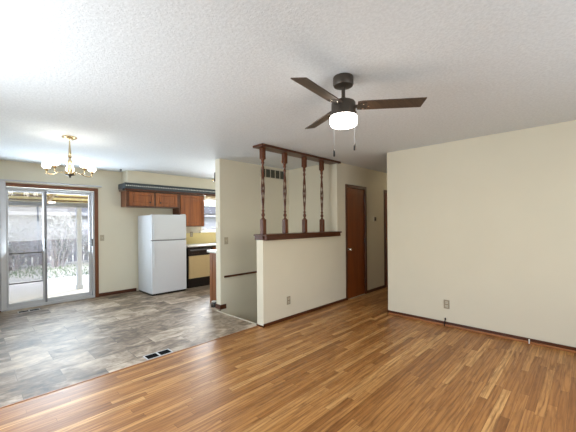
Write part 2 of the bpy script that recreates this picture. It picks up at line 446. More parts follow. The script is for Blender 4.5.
# turned posts
def make_post():
    root = empty('turned_post', (0, 0, 1.236), '', 'post', 'turned posts on the half wall')
    hw = .031; z0, z1 = 0, 1.172
    b = MB(); b.box(-hw, hw, -hw, hw, 0, .205, .004); b.build('bottom_block', M['post'], root)
    b = MB(); b.box(-hw, hw, -hw, hw, 1.022, z1, .004); b.build('top_block', M['post'], root)
    b = MB()
    b.lathe([(.030, .195), (.026, .205), (.015, .215), (.014, .225), (.024, .240), (.026, .252), (.022, .265), (.014, .275), (.014, .285), (.021, .297), (.021, .305), (.013, .318), (.012, .33), (.017, .345), (.014, .36), (.017, .372)], seg=16)
    b.lathe([(.016, .80), (.014, .815), (.013, .825), (.020, .838), (.022, .85), (.018, .862), (.013, .872), (.014, .885), (.022, .90), (.024, .915), (.018, .93), (.026, .945), (.030, .955)], seg=16)
    N = 44
    for s in range(4):
        pts = []; rad = []
        for i in range(N + 1):
            u = i / N; z = .355 + u * .455
            env = math.sin(PI * min(1, max(0, u))) ** .7
            rr = .0045 + .0155 * env
            a = s * PI / 2 + u * 2 * PI * .6 + .5
            pts.append((rr * math.cos(a), rr * math.sin(a), z)); rad.append(.0072)
        b.tube(pts, rad, 7)
    for v_ in b.bm.verts: v_.co.z = .205 + (v_.co.z - .195) * (1.022 - .205) / (.955 - .195)
    b.build('twisted_spindle', M['post'], root, True)
    return root
names = ['leftmost of the four dark turned posts on the half wall ledge',
         'second from left of the four turned posts, beside the vent grille',
         'third from left of the four turned posts on the half wall ledge',
         'rightmost of the four turned posts, nearest the closet door']
p0 = make_post()
for i, x in enumerate((2.805, 3.23, 3.665, 4.105)):
    o = p0 if i == 0 else copy_tree(p0)
    o.location = (x, 3.185, 1.236); o['label'] = names[i]

# closet door and hallway door
def hinged_door(nm, xa, xb, knobx, label, mat):
    r = empty(nm, ((xa + xb) / 2, YH, 0), label, 'door', kind='structure')
    b = MB()
    b.box(xa, xa + .055, YH - .014, YH + .12, 0, DH, .004); b.box(xb - .055, xb, YH - .014, YH + .12, 0, DH, .004)
    b.box(xa + .055, xb - .055, YH - .014, YH + .12, DH - .055, DH, .003)
    part(r, 'door_casing', b, M['trim_z'])
    b = MB(); b.box(xa + .058, xb - .058, YH + .012, YH + .052, .0012, DH - .058, .001)
    slab = part(r, 'door_slab', b, mat)
    if knobx is not None:
        b = MB(); b.lathe([(.028, YH + .012), (.028, YH + .006), (.011, YH + .002), (.010, YH - .022), (.022, YH - .03), (.027, YH - .042), (.022, YH - .055), (.006, YH - .06)], (knobx, 0, .90), 16, 'y')
        k = subpart(r, slab, 'door_knob', b, M['chrome'], True); k['label'] = 'satin metal knob'
        for z in (.25, 1.03, 1.82):
            b = MB(); b.lathe([(.008, z - .045), (.008, z + .045)], (xb - .058, YH + .006, 0), 8); h = subpart(r, slab, 'hinge', b, M['black']); h['label'] = 'dark hinge'
    return r
hinged_door('door_1', D1a, D1b, 4.795, 'closed mahogany brown flush door with metal knob beside the half wall', M['door'])
hinged_door('door_2', D2a, D2b, None, 'brown door casing glimpsed at the end of the hallway behind the right wall', M['door'])

# ------------------------------------------------------------------ sliding glass door
sd = empty('door_3', ((SA + SB) / 2, YS, 0), 'white framed sliding glass door to the patio with brown wooden casing', 'sliding door', kind='structure')
b = MB(); b.box(SB - .01, SB + .05, YS - .018, YS - .001, 0, SH + .05, .004)
b.box(SA - .05, SA + .01, YS - .018, YS - .001, 0, SH + .05, .004)
part(sd, 'side_casing', b, M['casing'])
b = MB(); b.box(SA - .05, SB + .05, YS - .020, YS - .0005, SH - .01, SH + .05, .004); part(sd, 'head_casing', b, M['casing_x'])
b = MB()
b.box(SA + .001, SA + .06, YS - .004, YS + .12, 0, SH - .012, .003); b.box(SB - .045, SB - .011, YS - .004, YS + .12, 0, SH - .012, .003)
b.box(SA + .06, SB - .045, YS - .002, YS + .12, SH - .045, SH - .012, .003); b.box(SA + .06, SB - .045, YS - .004, YS + .12, 0, .045, .003)
part(sd, 'outer_frame', b, M['alu'])
def sash(nm, xa, xb, y, mat, handle=False):
    za, zb = .045, SH - .045; w = .045
    b = MB()
    b.box(xa, xa + w, y, y + .03, za, zb, .003); b.box(xb - w, xb, y, y + .03, za, zb, .003)
    b.box(xa + w, xb - w, y, y + .03, za, za + .06, .003); b.box(xa + w, xb - w, y, y + .03, zb - .04, zb, .003)
    f = part(sd, nm, b, mat)
    b = MB(); b.box(xa + w, xb - w, y + .012, y + .018, za + .06, zb - .04); subpart(sd, f, 'pane', b, M['glass'])
    return f
fx = sash('fixed_panel', .915, SB - .046, YS + .055, M['alu'])
sl = sash('sliding_panel', SA + .061, .965, YS + .012, M['alu'])
b = MB(); b.box(.928, .952, YS - .022, YS + .012, .98, 1.16, .004); h = subpart(sd, sl, 'pull_handle', b, M['black']); h['label'] = 'black door pull'
b = MB()
b.box(.937, .966, YS + .006, YS + .0115, .05, SH - .05, .001)
subpart(sd, sl, 'meeting_stile', b, M['aludark'])
# screen with dark guard bars outside the sliding panel
b = MB(); xa, xb = SA + .061, .955; y = YS + .093
b.box(xa, xa + .03, y, y + .015, .05, SH - .05); b.box(xb - .03, xb, y, y + .015, .05, SH - .05)
b.box(xa + .03, xb - .03, y, y + .015, .05, .09); b.box(xa + .03, xb - .03, y, y + .015, SH - .09, SH - .05)
scr = part(sd, 'screen_panel', b, M['aludark'])
b = MB(); b.box(xa + .03, xb - .03, y + .006, y + .007, .09, SH - .09); subpart(sd, scr, 'screen_cloth', b, M['screen'])
b = MB(); b.box(xa + .03, xb - .03, y - .006, y, .905, .925); b.box(xa + .03, xb - .03, y - .006, y, .405, .425); b.box(xb - .045, xb - .03, y - .006, y, .425, .905)
gb = subpart(sd, scr, 'guard_bar', b, M['black']); gb['label'] = 'dark bar across the screen'
b = MB(); b.box(SB - .07, SB - .046, YS - .01, YS + .03, .98, 1.12, .003); part(sd, 'latch', b, M['black'])

# vertical blind, drawn to the left
vb = empty('vertical_blind', (.9, YS - .06, 2.1), 'pale vertical blind drawn to the left with thin head rail over sliding door', 'blind')
b = MB(); b.box(.05, 1.80, YS - .075, YS - .045, 2.10, 2.125, .004); b.box(1.77, 1.785, YS - .045, YS, 2.105, 2.12); b.box(.1, .115, YS - .045, YS, 2.105, 2.12); part(vb, 'head_rail', b, M['vanes'])
for k in range(6):
    x = .19 + k * .042
    b = MB(); m = Matrix.Translation((x, YS - .062, 0)) @ Matrix.Rotation(math.radians(38), 4, 'Z')
    b.box(-.042, .042, -.0015, .0015, .03, 2.095, mat=m); part(vb, 'vane', b, M['vanes'])

# ------------------------------------------------------------------ kitchen window
kw = empty('window_1', ((WA + WB) / 2, YS, WZ0), 'white framed kitchen window with two sashes right of the wall cabinets', 'window', kind='structure')
b = MB()
b.box(WA, WA + .05, YS - .012, YS + .12, WZ0, WZ1, .003); b.box(WB - .05, WB, YS - .012, YS + .12, WZ0, WZ1, .003)
b.box(WA + .05, WB - .05, YS - .012, YS + .12, WZ1 - .05, WZ1, .003); b.box(WA + .05, WB - .05, YS - .012, YS + .12, WZ0, WZ0 + .04, .003)
part(kw, 'window_frame', b, M['whiteplastic'])
b = MB(); b.box(WA - .04, WB + .04, YS - .07, YS - .001, WZ0 - .03, WZ0, .004); part(kw, 'window_sill', b, M['whiteplastic'])
for za, zb, y in ((WZ0 + .04, 1.625, YS + .03), (1.61, WZ1 - .05, YS + .06)):
    b = MB(); b.box(WA + .05, WA + .08, y, y + .025, za, zb); b.box(WB - .08, WB - .05, y, y + .025, za, zb)
    b.box(WA + .08, WB - .08, y, y + .025, za, za + .03); b.box(WA + .08, WB - .08, y, y + .025, zb - .03, zb)
    s_ = part(kw, 'sash', b, M['aludark'])
    b = MB(); b.box(WA + .08, WB - .08, y + .01, y + .015, za + .03, zb - .03); subpart(kw, s_, 'pane', b, M['glass'])
# scalloped wood valance board over the window
b = MB(); pts = []
x0, x1 = 3.90, 4.92; n = 40
pts.append((x0, YS - .34, 2.045)); 
low = [(x0 + (x1 - x0) * i / n, YS - .34, 1.985 + .022 * abs(math.sin(PI * 6 * i / n))) for i in range(n + 1)]
b.poly([(x0, YS - .34, 2.045)] + low + [(x1, YS - .34, 2.045)], (0, .018, 0))
o = b.build('valance_board', M['rafter']); tag(o, 'pale scalloped valance board above the kitchen window', 'valance'); settle(o)

# ------------------------------------------------------------------ living room windows out of view, left one added for light
def simple_window(nm, lab, pts):
    r = empty(nm, pts[0], lab, 'window', kind='structure'); return r
r = simple_window('window_2', 'wide white framed front window behind the camera', [(1.9, YF, .7)])
b = MB(); b.box(.6, .66, YF - .1, YF, .7, 2.2); b.box(3.14, 3.2, YF - .1, YF, .7, 2.2); b.box(.66, 3.14, YF - .1, YF, .7, .76); b.box(.66, 3.14, YF - .1, YF, 2.14, 2.2); b.box(1.87, 1.93, YF - .09, YF - .03, .76, 2.14)
part(r, 'window_frame', b, M['whiteplastic'])
b = MB(); b.box(.66, 3.14, YF - .085, YF - .08, .76, 2.14); part(r, 'pane', b, M['glass'])
r = simple_window('window_3', 'unseen white framed window added in the left wall for side light', [(XL, 2.3, .75)])  # unseen window, added and positioned for the side light
b = MB(); b.box(XL - .1, XL, 1.45, 1.51, .75, 2.15); b.box(XL - .1, XL, 3.09, 3.15, .75, 2.15); b.box(XL - .1, XL, 1.51, 3.09, .75, .81); b.box(XL - .1, XL, 1.51, 3.09, 2.09, 2.15)
part(r, 'window_frame', b, M['whiteplastic'])
b = MB(); b.box(XL - .085, XL - .08, 1.51, 3.09, .81, 2.09); part(r, 'pane', b, M['glass'])

# ------------------------------------------------------------------ kitchen
# soffit above the wall cabinets
b = MB(); b.box(2.17, XE, YS - .33, YS, 2.19, H)
struct(b.build('wall_soffit', M['wall']), 'cream soffit above the wall cabinets', 'soffit')
b = MB(); b.box(3.25, XE, YS - .012, YS - .0005, .91, WZ0 - .032)
struct(b.build('trim_6', M['splash']), 'yellow cream backsplash between counter and wall cabinets', 'backsplash')
# dark gallery board
g = empty('gallery_board', (3.4, YS - .36, 2.05), 'dark slate board with a row of pale beads above the wall cabinets', 'cornice')
b = MB(); b.box(2.11, 4.92, YS - .375, YS - .355, 2.085, 2.19, .004); b.box(2.11, 2.13, YS - .355, YS - .001, 2.085, 2.19, .004)
b.box(2.105, 4.92, YS - .385, YS - .355, 2.18, 2.195, .003); part(g, 'board', b, M['navy'])
b = MB(); b.lathe([(.005, YS - .388), (.0115, YS - .385), (.013, YS - .375)], (2.14, 0, 2.142), 8, 'y'); bead0 = part(g, 'bead', b, M['bead'], True)
for k in range(1, 73):
    o = bead0.copy(); COL.objects.link(o); o.parent = g; o.location = (k * .0378, 0, 0)
b = MB(); b.box(2.12, 4.92, YS - .372, YS - .34, 2.045, 2.085, .005); b.box(2.12, 2.15, YS - .34, YS - .001, 2.045, 2.085, .005); part(g, 'rail', b, M['trim_x'])
b = MB(); b.lathe([(.006, 2.07), (.02, 2.078), (.026, 2.092), (.02, 2.106), (.006, 2.12)], (0, YS - .356, 2.062), 12, 'x'); part(g, 'end_knob', b, M['black'], True)

def cab_door(root, xa, xb, za, zb, y, knob=None):
    b = MB(); w = .055
    b.box(xa, xa + w, y - .019, y, za, zb, .004); b.box(xb - w, xb, y - .019, y, za, zb, .004)
    b.box(xa + w, xb - w, y - .019, y, za, za + w, .004); b.box(xa + w, xb - w, y - .019, y, zb - w, zb, .004)
    b.box(xa + w - .004, xb - w + .004, y - .010, y - .002, za + w - .004, zb - w + .004)
    b.box(xa + w + .02, xb - w - .02, y - .015, y - .008, za + w + .02, zb - w - .02, .005)
    d = part(root, 'cabinet_door', b, M['cab'])
    if knob:
        kb = MB(); kb.lathe([(.008, y - .019), (.007, y - .030), (.015, y - .034), (.017, y - .042), (.010, y - .048)], (knob[0], 0, knob[1]), 12, 'y')
        k = subpart(root, d, 'knob', kb, M['black'], True); k['label'] = 'black knob'
    return d
CY = YS - .31
c = empty('wall_cabinet', (2.66, CY, 1.735), 'short brown two door wall cabinet above the white fridge', 'cabinet')
b = MB(); b.box(2.155, 3.23, CY, YS - .001, 1.735, 2.045, .003); part(c, 'body', b, M['cabdark'])
b = MB(); b.box(2.153, 3.23, CY - .004, CY + .012, 1.733, 1.765); b.box(2.153, 3.23, CY - .004, CY + .012, 2.02, 2.045); b.box(2.153, 2.26, CY - .004, CY + .012, 1.765, 2.02); b.box(2.66, 2.72, CY - .004, CY + .012, 1.765, 2.02); b.box(3.18, 3.23, CY - .004, CY + .012, 1.765, 2.02)
part(c, 'face_frame', b, M['cab_x'])
cab_door(c, 2.205, 2.685, 1.757, 2.03, CY - .0045, (2.60, 1.83)); cab_door(c, 2.725, 3.19, 1.757, 2.03, CY - .0045, (2.81, 1.83))
c = empty('wall_cabinet', (3.545, CY, 1.32), 'tall brown wall cabinet between the fridge top and kitchen window', 'cabinet')
b = MB(); b.box(3.232, 3.86, CY, YS - .014, 1.325, 2.045, .003); part(c, 'body', b, M['cabdark'])
b = MB(); b.box(3.232, 3.86, CY - .004, CY + .012, 1.323, 1.36); b.box(3.232, 3.86, CY - .004, CY + .012, 2.01, 2.045); b.box(3.232, 3.29, CY - .004, CY + .012, 1.36, 2.01); b.box(3.81, 3.86, CY - .004, CY + .012, 1.36, 2.01)
part(c, 'face_frame', b, M['cab_x'])
cab_door(c, 3.27, 3.84, 1.345, 2.025, CY - .0045)

# fridge
FX0, FX1, FY0, FY1, FH, FS = 2.455, 3.165, 6.005, 6.70, 1.575, 1.066
fr = empty('refrigerator', ((FX0 + FX1) / 2, 6.36, 0), 'white top freezer refrigerator against the back wall', 'refrigerator')
b = MB(); b.box(FX0, FX1, FY0 + .075, FY1, .035, FH - .012, .008); part(fr, 'body', b, M['white'])
b = MB(); b.box(FX0 - .002, FX1 + .002, FY0, FY0 + .068, FS + .008, FH, .014); fd = part(fr, 'freezer_door', b, M['white'])
b = MB(); b.box(FX0 - .002, FX1 + .002, FY0, FY0 + .068, .038, FS - .008, .014); md = part(fr, 'fridge_door', b, M['white'])
b = MB(); b.box(FX0 + .028, FX0 + .058, FY0 - .022, FY0 + .002, FS + .012, FS + .36, .008); subpart(fr, fd, 'handle', b, M['white'])
b = MB(); b.box(FX0 + .028, FX0 + .058, FY0 - .022, FY0 + .002, FS - .52, FS - .012, .008); subpart(fr, md, 'handle', b, M['white'])
b = MB(); b.box(FX0 + .01, FX1 - .01, FY0 + .03, FY1 - .01, 0, .034); part(fr, 'base_grille', b, M['black'])
b = MB(); b.box(FX0 + .012, FX1 - .012, FY0 + .02, FY0 + .074, FS - .008, FS + .008); gk = part(fr, 'door_gasket', b, M['aludark'])
b = MB(); b.box(FX1 - .07, FX1 - .01, FY0 + .01, FY0 + .12, FH - .002, FH + .014, .004); part(fr, 'hinge_cover', b, M['white'])

# dishwasher, counters
dw = empty('dishwasher', (3.585, 6.45, 0), 'black and tan dishwasher under the counter right of the fridge', 'dishwasher')
b = MB(); b.box(3.29, 3.88, 6.19, 6.755, 0, .858); part(dw, 'body', b, M['black'])
b = MB(); b.box(3.288, 3.882, 6.155, 6.189, .70, .845, .006); cp = part(dw, 'control_panel', b, M['black'])
b = MB(); b.box(3.33, 3.84, 6.148, 6.156, .845 - .04, .845 - .015, .003); subpart(dw, cp, 'handle_recess', b, M['aludark'])
b = MB()
for k in range(4): b.box(3.36 + k * .05, 3.395 + k * .05, 6.149, 6.156, .735, .755, .002)
subpart(dw, cp, 'button_row', b, M['darkmetal'])
b = MB(); b.box(3.305, 3.865, 6.16, 6.189, .205, .69, .004); part(dw, 'door_panel', b, M['tan'])
b = MB(); b.box(3.29, 3.88, 6.182, 6.1885, .015, .20); part(dw, 'kick_plate', b, M['black'])
b = MB(); b.box(3.26, 4.98, 6.125, YS - .013, .885, .912, .005)
ct = b.build('countertop', M['counter']); tag(ct, 'pale laminate countertop over the dishwasher', 'countertop')
b = MB(); b.box(3.262, 4.978, 6.13, 6.15, .86, .885); b.build('edge_strip', M['black'], ct)['label'] = 'dark strip under the front edge'
settle_skip = None
c = empty('base_cabinet', (4.43, 6.45, 0), 'brown base cabinet under the kitchen window, right of the dishwasher', 'cabinet')
b = MB(); b.box(3.885, 4.97, 6.17, 6.755, 0, .858, .002); part(c, 'body', b, M['cabdark'])
cab_door(c, 3.91, 4.42, .12, .84, 6.169, (4.37, .76)); cab_door(c, 4.44, 4.95, .12, .84, 6.169, (4.50, .76))
# peninsula side run
c = empty('base_cabinet', (3.9, 4.6, 0), 'narrow brown base cabinet end panel behind the divider wall', 'cabinet')
b = MB(); b.box(2.975, 4.98, YB + .14, 4.80, 0, .878, .003); part(c, 'body', b, M['penin'])
b = MB(); b.box(2.969, 2.976, 4.72, 4.806, 0, .878, .002); part(c, 'end_stile', b, M['penin'])
cab = None
b = MB(); b.box(2.945, 5.0, YB + .127, 4.86, .880, .915, .006)
o = b.build('countertop', M['counter']); tag(o, 'white edged countertop on the narrow cabinet behind the divider wall', 'countertop'); settle(o)
# small dark stop at the base of that panel
st = empty('door_stop', (2.855, 4.49, 0), 'small dark round stop with pale top on the vinyl by the cabinet end panel', 'door stop')
b = MB(); b.lathe([(.042, 0), (.050, .006), (.052, .04), (.044, .07), (.030, .082)], (2.855, 4.49, 0), 16); part(st, 'body', b, M['black'], True)
b = MB(); b.lathe([(.032, .082), (.044, .086), (.042, .098), (.03, .102)], (2.855, 4.49, 0), 16); part(st, 'cap', b, M['bead'], True)
# bracket on the kitchen side of divider wall, small plate on its end
br = empty('wall_bracket', (DX + .03, YB + .125, 2.05), 'small dark bracket with brass cup by the divider wall end near the ceiling', 'bracket')
b = MB(); b.box(DX + .004, DX + .034, YB + .1255, YB + .165, 2.08, 2.23, .003); b.tube([(DX + .012, YB + .16, 2.12), (DX + .012, YB + .18, 2.11), (DX + .012, YB + .20, 2.12)], .007); part(br, 'arm', b, M['darkmetal'])
b = MB(); b.lathe([(.006, 2.095), (.018, 2.102), (.024, 2.12), (.022, 2.13)], (DX + .012, YB + .20, 0), 12); part(br, 'cup', b, M['brass'], True)
b = MB(); b.box(DX - .008, DX - .0005, YB + .045, YB + .115, 1.31, 1.42, .003)
o = b.build('wall_plate', M['plastic']); tag(o, 'small cream plate on the end face of the divider wall', 'wall plate'); settle(o)

# ------------------------------------------------------------------ electrical plates
def plate(name, cx, cy, cz, facing, label, cat, kind):
    """facing: '-y' or '-x'"""
    r = empty(name, (cx, cy, cz), label, cat)
    def bx(u0, u1, d0, d1, z0, z1, bev=0):
        b = MB()
        if facing == '-y': b.box(cx + u0, cx + u1, cy - d1, cy - d0, cz + z0, cz + z1, bev)
        else: b.box(cx - d1, cx - d0, cy + u0, cy + u1, cz + z0, cz + z1, bev)
        return b
    part(r, 'cover_plate', bx(-.036, .036, .0005, .006, -.058, .058, .002), M['platedark'] if kind == 'outlet' else M['switchplate'])
    if kind == 'outlet':
        for dz in (-.024, .024):
            s = part(r, 'socket', bx(-.017, .017, .006, .009, dz - .015, dz + .015, .002), M['plastic'])
            subpart(r, s, 'slot', bx(-.009, -.005, .0088, .0095, dz - .006, dz + .006), M['black']); subpart(r, s, 'slot', bx(.005, .009, .0088, .0095, dz - .006, dz + .006), M['black'])
    else:
        part(r, 'toggle', bx(-.006, .006, .006, .018, -.012, .012, .002), M['plastic'])
    return r
plate('wall_outlet', XR, 1.365, .285, '-x', 'beige double outlet low on the bare right wall', 'outlet', 'outlet')
plate('wall_outlet', 3.22, YH, .27, '-y', 'beige double outlet low on the half wall', 'outlet', 'outlet')
plate('wall_outlet', 3.69, YS - .012, 1.14, '-y', 'beige outlet on the yellow backsplash above the dishwasher', 'outlet', 'outlet')
plate('light_switch', 2.955, YB, 1.105, '-y', 'beige light switch on the divider wall left of the half wall', 'light switch', 'switch')
plate('light_switch', 1.815, YS, 1.13, '-y', 'beige light switch right of the sliding door casing', 'light switch', 'switch')
t = empty('thermostat', (5.75, YH, 1.45), 'small dark thermostat on hallway wall right of the brown door', 'thermostat')
b = MB(); b.box(5.69, 5.81, YH - .022, YH - .0005, 1.40, 1.50, .004); part(t, 'case', b, M['plastic'])
b = MB(); b.box(5.705, 5.775, YH - .027, YH - .021, 1.415, 1.49, .004); part(t, 'dial_face', b, M['darkmetal'])
# coax cable and small cable end on right baseboard
c = empty('cable', (XR - .035, 1.385, 0), 'short black cable stub poking up from the floor below the right wall outlet', 'cable')
b = MB(); b.tube([(XR - .036, 1.385, -.001), (XR - .034, 1.387, .03), (XR - .028, 1.382, .06), (XR - .022, 1.378, .085)], .006); part(c, 'wire', b, M['black'], True)
b = MB(); b.lathe([(.009, .078), (.010, .082), (.010, .10), (.006, .108)], (XR - .022, 1.378, 0), 10); part(c, 'plug', b, M['black'], True)
b = MB(); b.tube([(XR - .032, .49, .0), (XR - .033, .49, .02), (XR - .026, .49, .05)], [.006, .006, .007], 8)
o = b.build('wire_clip', M['whiteplastic'], None, True); tag(o, 'tiny white wire clip on the right baseboard', 'wire clip'); settle(o)

# return air grille on the stairwell wall
v = empty('return_vent', (4.03, YB, 2.22), 'dark slatted air return vent high on the stairwell wall between two posts', 'vent')
b = MB(); x0, x1, z0, z1 = 3.70, 4.32, 2.225, 2.40
b.box(x0, x1, YB - .004, YB - .0008, z0, z1); part(v, 'backing', b, M['dark'])
b = MB()
for z in (z0, z1 - .012): b.box(x0, x1, YB - .014, YB - .004, z, z + .012)
xs = [x0 + i * (x1 - x0 - .010) / 5 for i in range(6)]
for x in xs: b.box(x, x + .010, YB - .014, YB - .004, z0 + .012, z1 - .012)
part(v, 'vent_frame', b, M['plastic'])
b = MB()
for i in range(5):
    xa = xs[i] + .010; xb = xs[i + 1]; n = 4
    for k in range(n):
        x = xa + (k + .5) * (xb - xa) / n; b.box(x - .008, x + .004, YB - .012, YB - .005, z0 + .012, z1 - .012)
part(v, 'louvers', b, M['grille'])

def floor_vent(x0, x1, y0, y1, label):
    r = empty('floor_register', ((x0 + x1) / 2, (y0 + y1) / 2, 0), label, 'vent', 'floor registers in the vinyl')
    b = MB(); w = .012
    b.box(x0, x1, y0, y0 + w, 0, .005, .001); b.box(x0, x1, y1 - w, y1, 0, .005, .001); b.box(x0, x0 + w, y0 + w, y1 - w, 0, .005); b.box(x1 - w, x1, y0 + w, y1 - w, 0, .005)
    xm = (x0 + x1) / 2; b.box(xm - .008, xm + .008, y0 + w, y1 - w, 0, .005)
    part(r, 'register_frame', b, M['vanes'])
    b = MB(); b.box(x0 + w, x1 - w, y0 + w, y1 - w, .0004, .0015); part(r, 'duct_opening', b, M['mattblack'])
    b = MB(); n = 9
    for a, e in ((x0 + w, xm - .008), (xm + .008, x1 - w)):
        for k in range(1, n):
            x = a + (e - a) * k / n; b.box(x - .002, x + .002, y0 + w, y1 - w, .0015, .004)
    part(r, 'slats', b, M['mattblack'])
floor_vent(1.27, 1.545, 3.235, 3.365, 'dark floor register in the vinyl at the oak floor edge')
floor_vent(.55, .83, 6.46, 6.58, 'floor register in the vinyl in front of the sliding door')

# ceiling hook
b = MB(); pts = [(2.04, 6.40, 2.44), (2.04, 6.40, 2.43)] + [(2.04 + .012 * math.sin(a), 6.40, 2.418 + .012 * math.cos(a)) for a in [i * .5 for i in range(10)]]
b.tube(pts, .007, 6); b.lathe([(.018, 2.430), (.018, 2.4395)], (2.04, 6.40, 0), 10)
o = b.build('ceiling_hook', M['black'], None, True); tag(o, 'small dark hook in the ceiling left of the soffit', 'hook'); settle(o)

# ------------------------------------------------------------------ ceiling fan
AX, AY = 1.90, 1.27
fan = empty('ceiling_fan', (AX, AY, 2.44), 'dark bronze three blade ceiling fan with lit white glass drum', 'ceiling fan')
LOC = (AX, AY, 0)
b = MB(); b.lathe([(.040, 2.439), (.070, 2.439), (.073, 2.433), (.073, 2.385), (.068, 2.374), (.03, 2.366), (.016, 2.364)], LOC, 32); part(fan, 'canopy', b, M['darkmetal'], True)
b = MB(); b.lathe([(.0135, 2.368), (.0135, 2.262)], LOC, 14); b.lathe([(.020, 2.288), (.023, 2.284), (.023, 2.272), (.026, 2.262)], LOC, 16); part(fan, 'downrod', b, M['darkmetal'], True)
b = MB(); b.lathe([(.03, 2.268), (.066, 2.265), (.080, 2.258), (.086, 2.248), (.088, 2.178), (.094, 2.176), (.094, 2.156), (.09, 2.152)], LOC, 36); mo = part(fan, 'motor_housing', b, M['darkmetal'], True)
b = MB(); b.lathe([(.090, 2.154), (.095, 2.152), (.097, 2.146), (.097, 2.104), (.090, 2.089), (.072, 2.082), (.04, 2.079), (.01, 2.079)], LOC, 36); gl = part(fan, 'glass_drum', b, M['fanglass'], True); gl['label'] = 'glowing white glass drum'
for k, ang in enumerate((66, 186.5, 308)):
    a = math.radians(ang); rot = Matrix.Translation((AX, AY, 2.228)) @ Matrix.Rotation(a, 4, 'Z')
    tilt = rot @ Matrix.Rotation(math.radians(-13), 4, 'X')
    b = MB(); b.box(.075, .16, -.018, .018, -.007, -.002, .001, tilt); b.box(.12, .165, -.04, .04, -.0068, -.0025, .001, tilt)
    arm = part(fan, 'blade_arm', b, M['darkmetal'])
    b = MB()
    out = [(.10, -.045), (.13, -.052), (.564, -.055), (.552, .051), (.13, .050), (.10, .045)]
    out = [(x, -y) for x, y in out] if False else out
    b.poly([(x, y, -.002) for x, y in out], (0, 0, .007))
    for v_ in b.bm.verts: v_.co = tilt @ v_.co
    bl = part(fan, 'blade', b, M['blade'])
    for px, py in ((.14, .028), (.14, -.028), (.175, 0)):
        b = MB(); b.lathe([(.006, -.0065), (.006, -.0095), (.003, -.0105)], (px, py, 0), 8)
        for v_ in b.bm.verts: v_.co = tilt @ v_.co
        subpart(fan, bl, 'screw', b, M['chrome'])
def pull(x, y, zb):
    b = MB(); b.tube([(x, y, 2.205), (x, y, zb + .045)], .0010, 5); c_ = part(fan, 'pull_chain', b, M['aludark'])
    b = MB(); b.lathe([(.003, zb + .05), (.0065, zb + .045), (.0075, zb + .02), (.0075, zb), (.004, zb - .003)], (x, y, 0), 10); subpart(fan, c_, 'fob', b, M['black'], True)
pull(AX + .023, AY + .101, 1.886); pull(AX + .127, AY - .010, 1.931)

hl = empty('hall_fill_light', (6.9, 2.66, 2.44), 'unseen flush light added to brighten the hallway behind the right wall', 'ceiling light', kind='structure')  # added lamp, out of view, put in to lift the dim hallway
b = MB(); b.lathe([(.13, 2.4395), (.13, 2.42), (.12, 2.415)], (6.9, 2.66, 0), 24); part(hl, 'base', b, M['whiteplastic'], True)
b = MB(); b.lathe([(.115, 2.416), (.11, 2.385), (.08, 2.36), (.03, 2.35), (.004, 2.35)], (6.9, 2.66, 0), 24); part(hl, 'glass_dome', b, M['hallfill'], True)

# ------------------------------------------------------------------ chandelier
CX, CYY = .86, 4.46
ch = empty('chandelier', (CX, CYY, 2.44), 'brass five arm chandelier with lit white glass shades over dining area', 'chandelier')
L = (CX, CYY, 0)
b = MB(); b.lathe([(.074, 2.4395), (.077, 2.432), (.066, 2.420), (.038, 2.408), (.012, 2.400)], L, 24); part(ch, 'canopy', b, M['brass'], True)
b = MB(); b.lathe([(.007, 2.41), (.007, 2.36), (.009, 2.34), (.012, 2.29), (.016, 2.235), (.013, 2.225), (.022, 2.212), (.022, 2.200), (.013, 2.19), (.014, 2.17), (.024, 2.155), (.026, 2.135), (.018, 2.115), (.022, 2.08), (.028, 2.04), (.020, 2.01)], L, 16); part(ch, 'stem', b, M['brass'], True)
b = MB(); b.lathe([(.02, 2.022), (.052, 2.012), (.058, 2.002), (.056, 1.992), (.03, 1.985)], L, 24); hub = part(ch, 'hub', b, M['brass'], True)
b = MB(); b.lathe([(.056, 1.992), (.046, 1.983), (.02, 1.975), (.01, 1.968), (.013, 1.958), (.006, 1.95)], L, 24); part(ch, 'finial', b, M['darkmetal'], True)
far = math.atan2(CYY, CX)
for k in range(5):
    a = far + k * 2 * PI / 5
    d = Vector((math.cos(a), math.sin(a), 0)); C0 = Vector((CX, CYY, 0)); RA = .238
    P = lambda r, z: C0 + d * r + Vector((0, 0, z))
    b = MB(); path = [P(.045, 2.002), P(.085, 2.012), P(.125, 2.008), P(.165, 1.99), P(.203, 1.985), P(.224, 1.990), P(.236, 2.005), P(.238, 2.03)]
    b.tube(path, .0055, 8); arm = part(ch, 'arm', b, M['brass'], True)
    b = MB(); c0 = P(RA, 0)
    b.lathe([(.006, 1.990), (.010, 2.000), (.006, 2.014), (.012, 2.028), (.024, 2.042), (.026, 2.048), (.014, 2.052), (.012, 2.08), (.009, 2.082)], c0, 16); subpart(ch, arm, 'cup', b, M['brass'], True)
    b = MB(); zz = 2.050
    outer = [(.018, zz), (.033, zz + .008), (.044, zz + .022), (.047, zz + .036), (.043, zz + .052), (.036, zz + .070), (.034, zz + .084), (.039, zz + .102), (.049, zz + .116)]
    inner = [(r - .004, z + .001) for r, z in reversed(outer)]
    b.lathe(outer + inner, c0, 20, close=True); part(ch, 'shade', b, M['bulbglass'], True)['label'] = 'glowing white tulip glass shade'

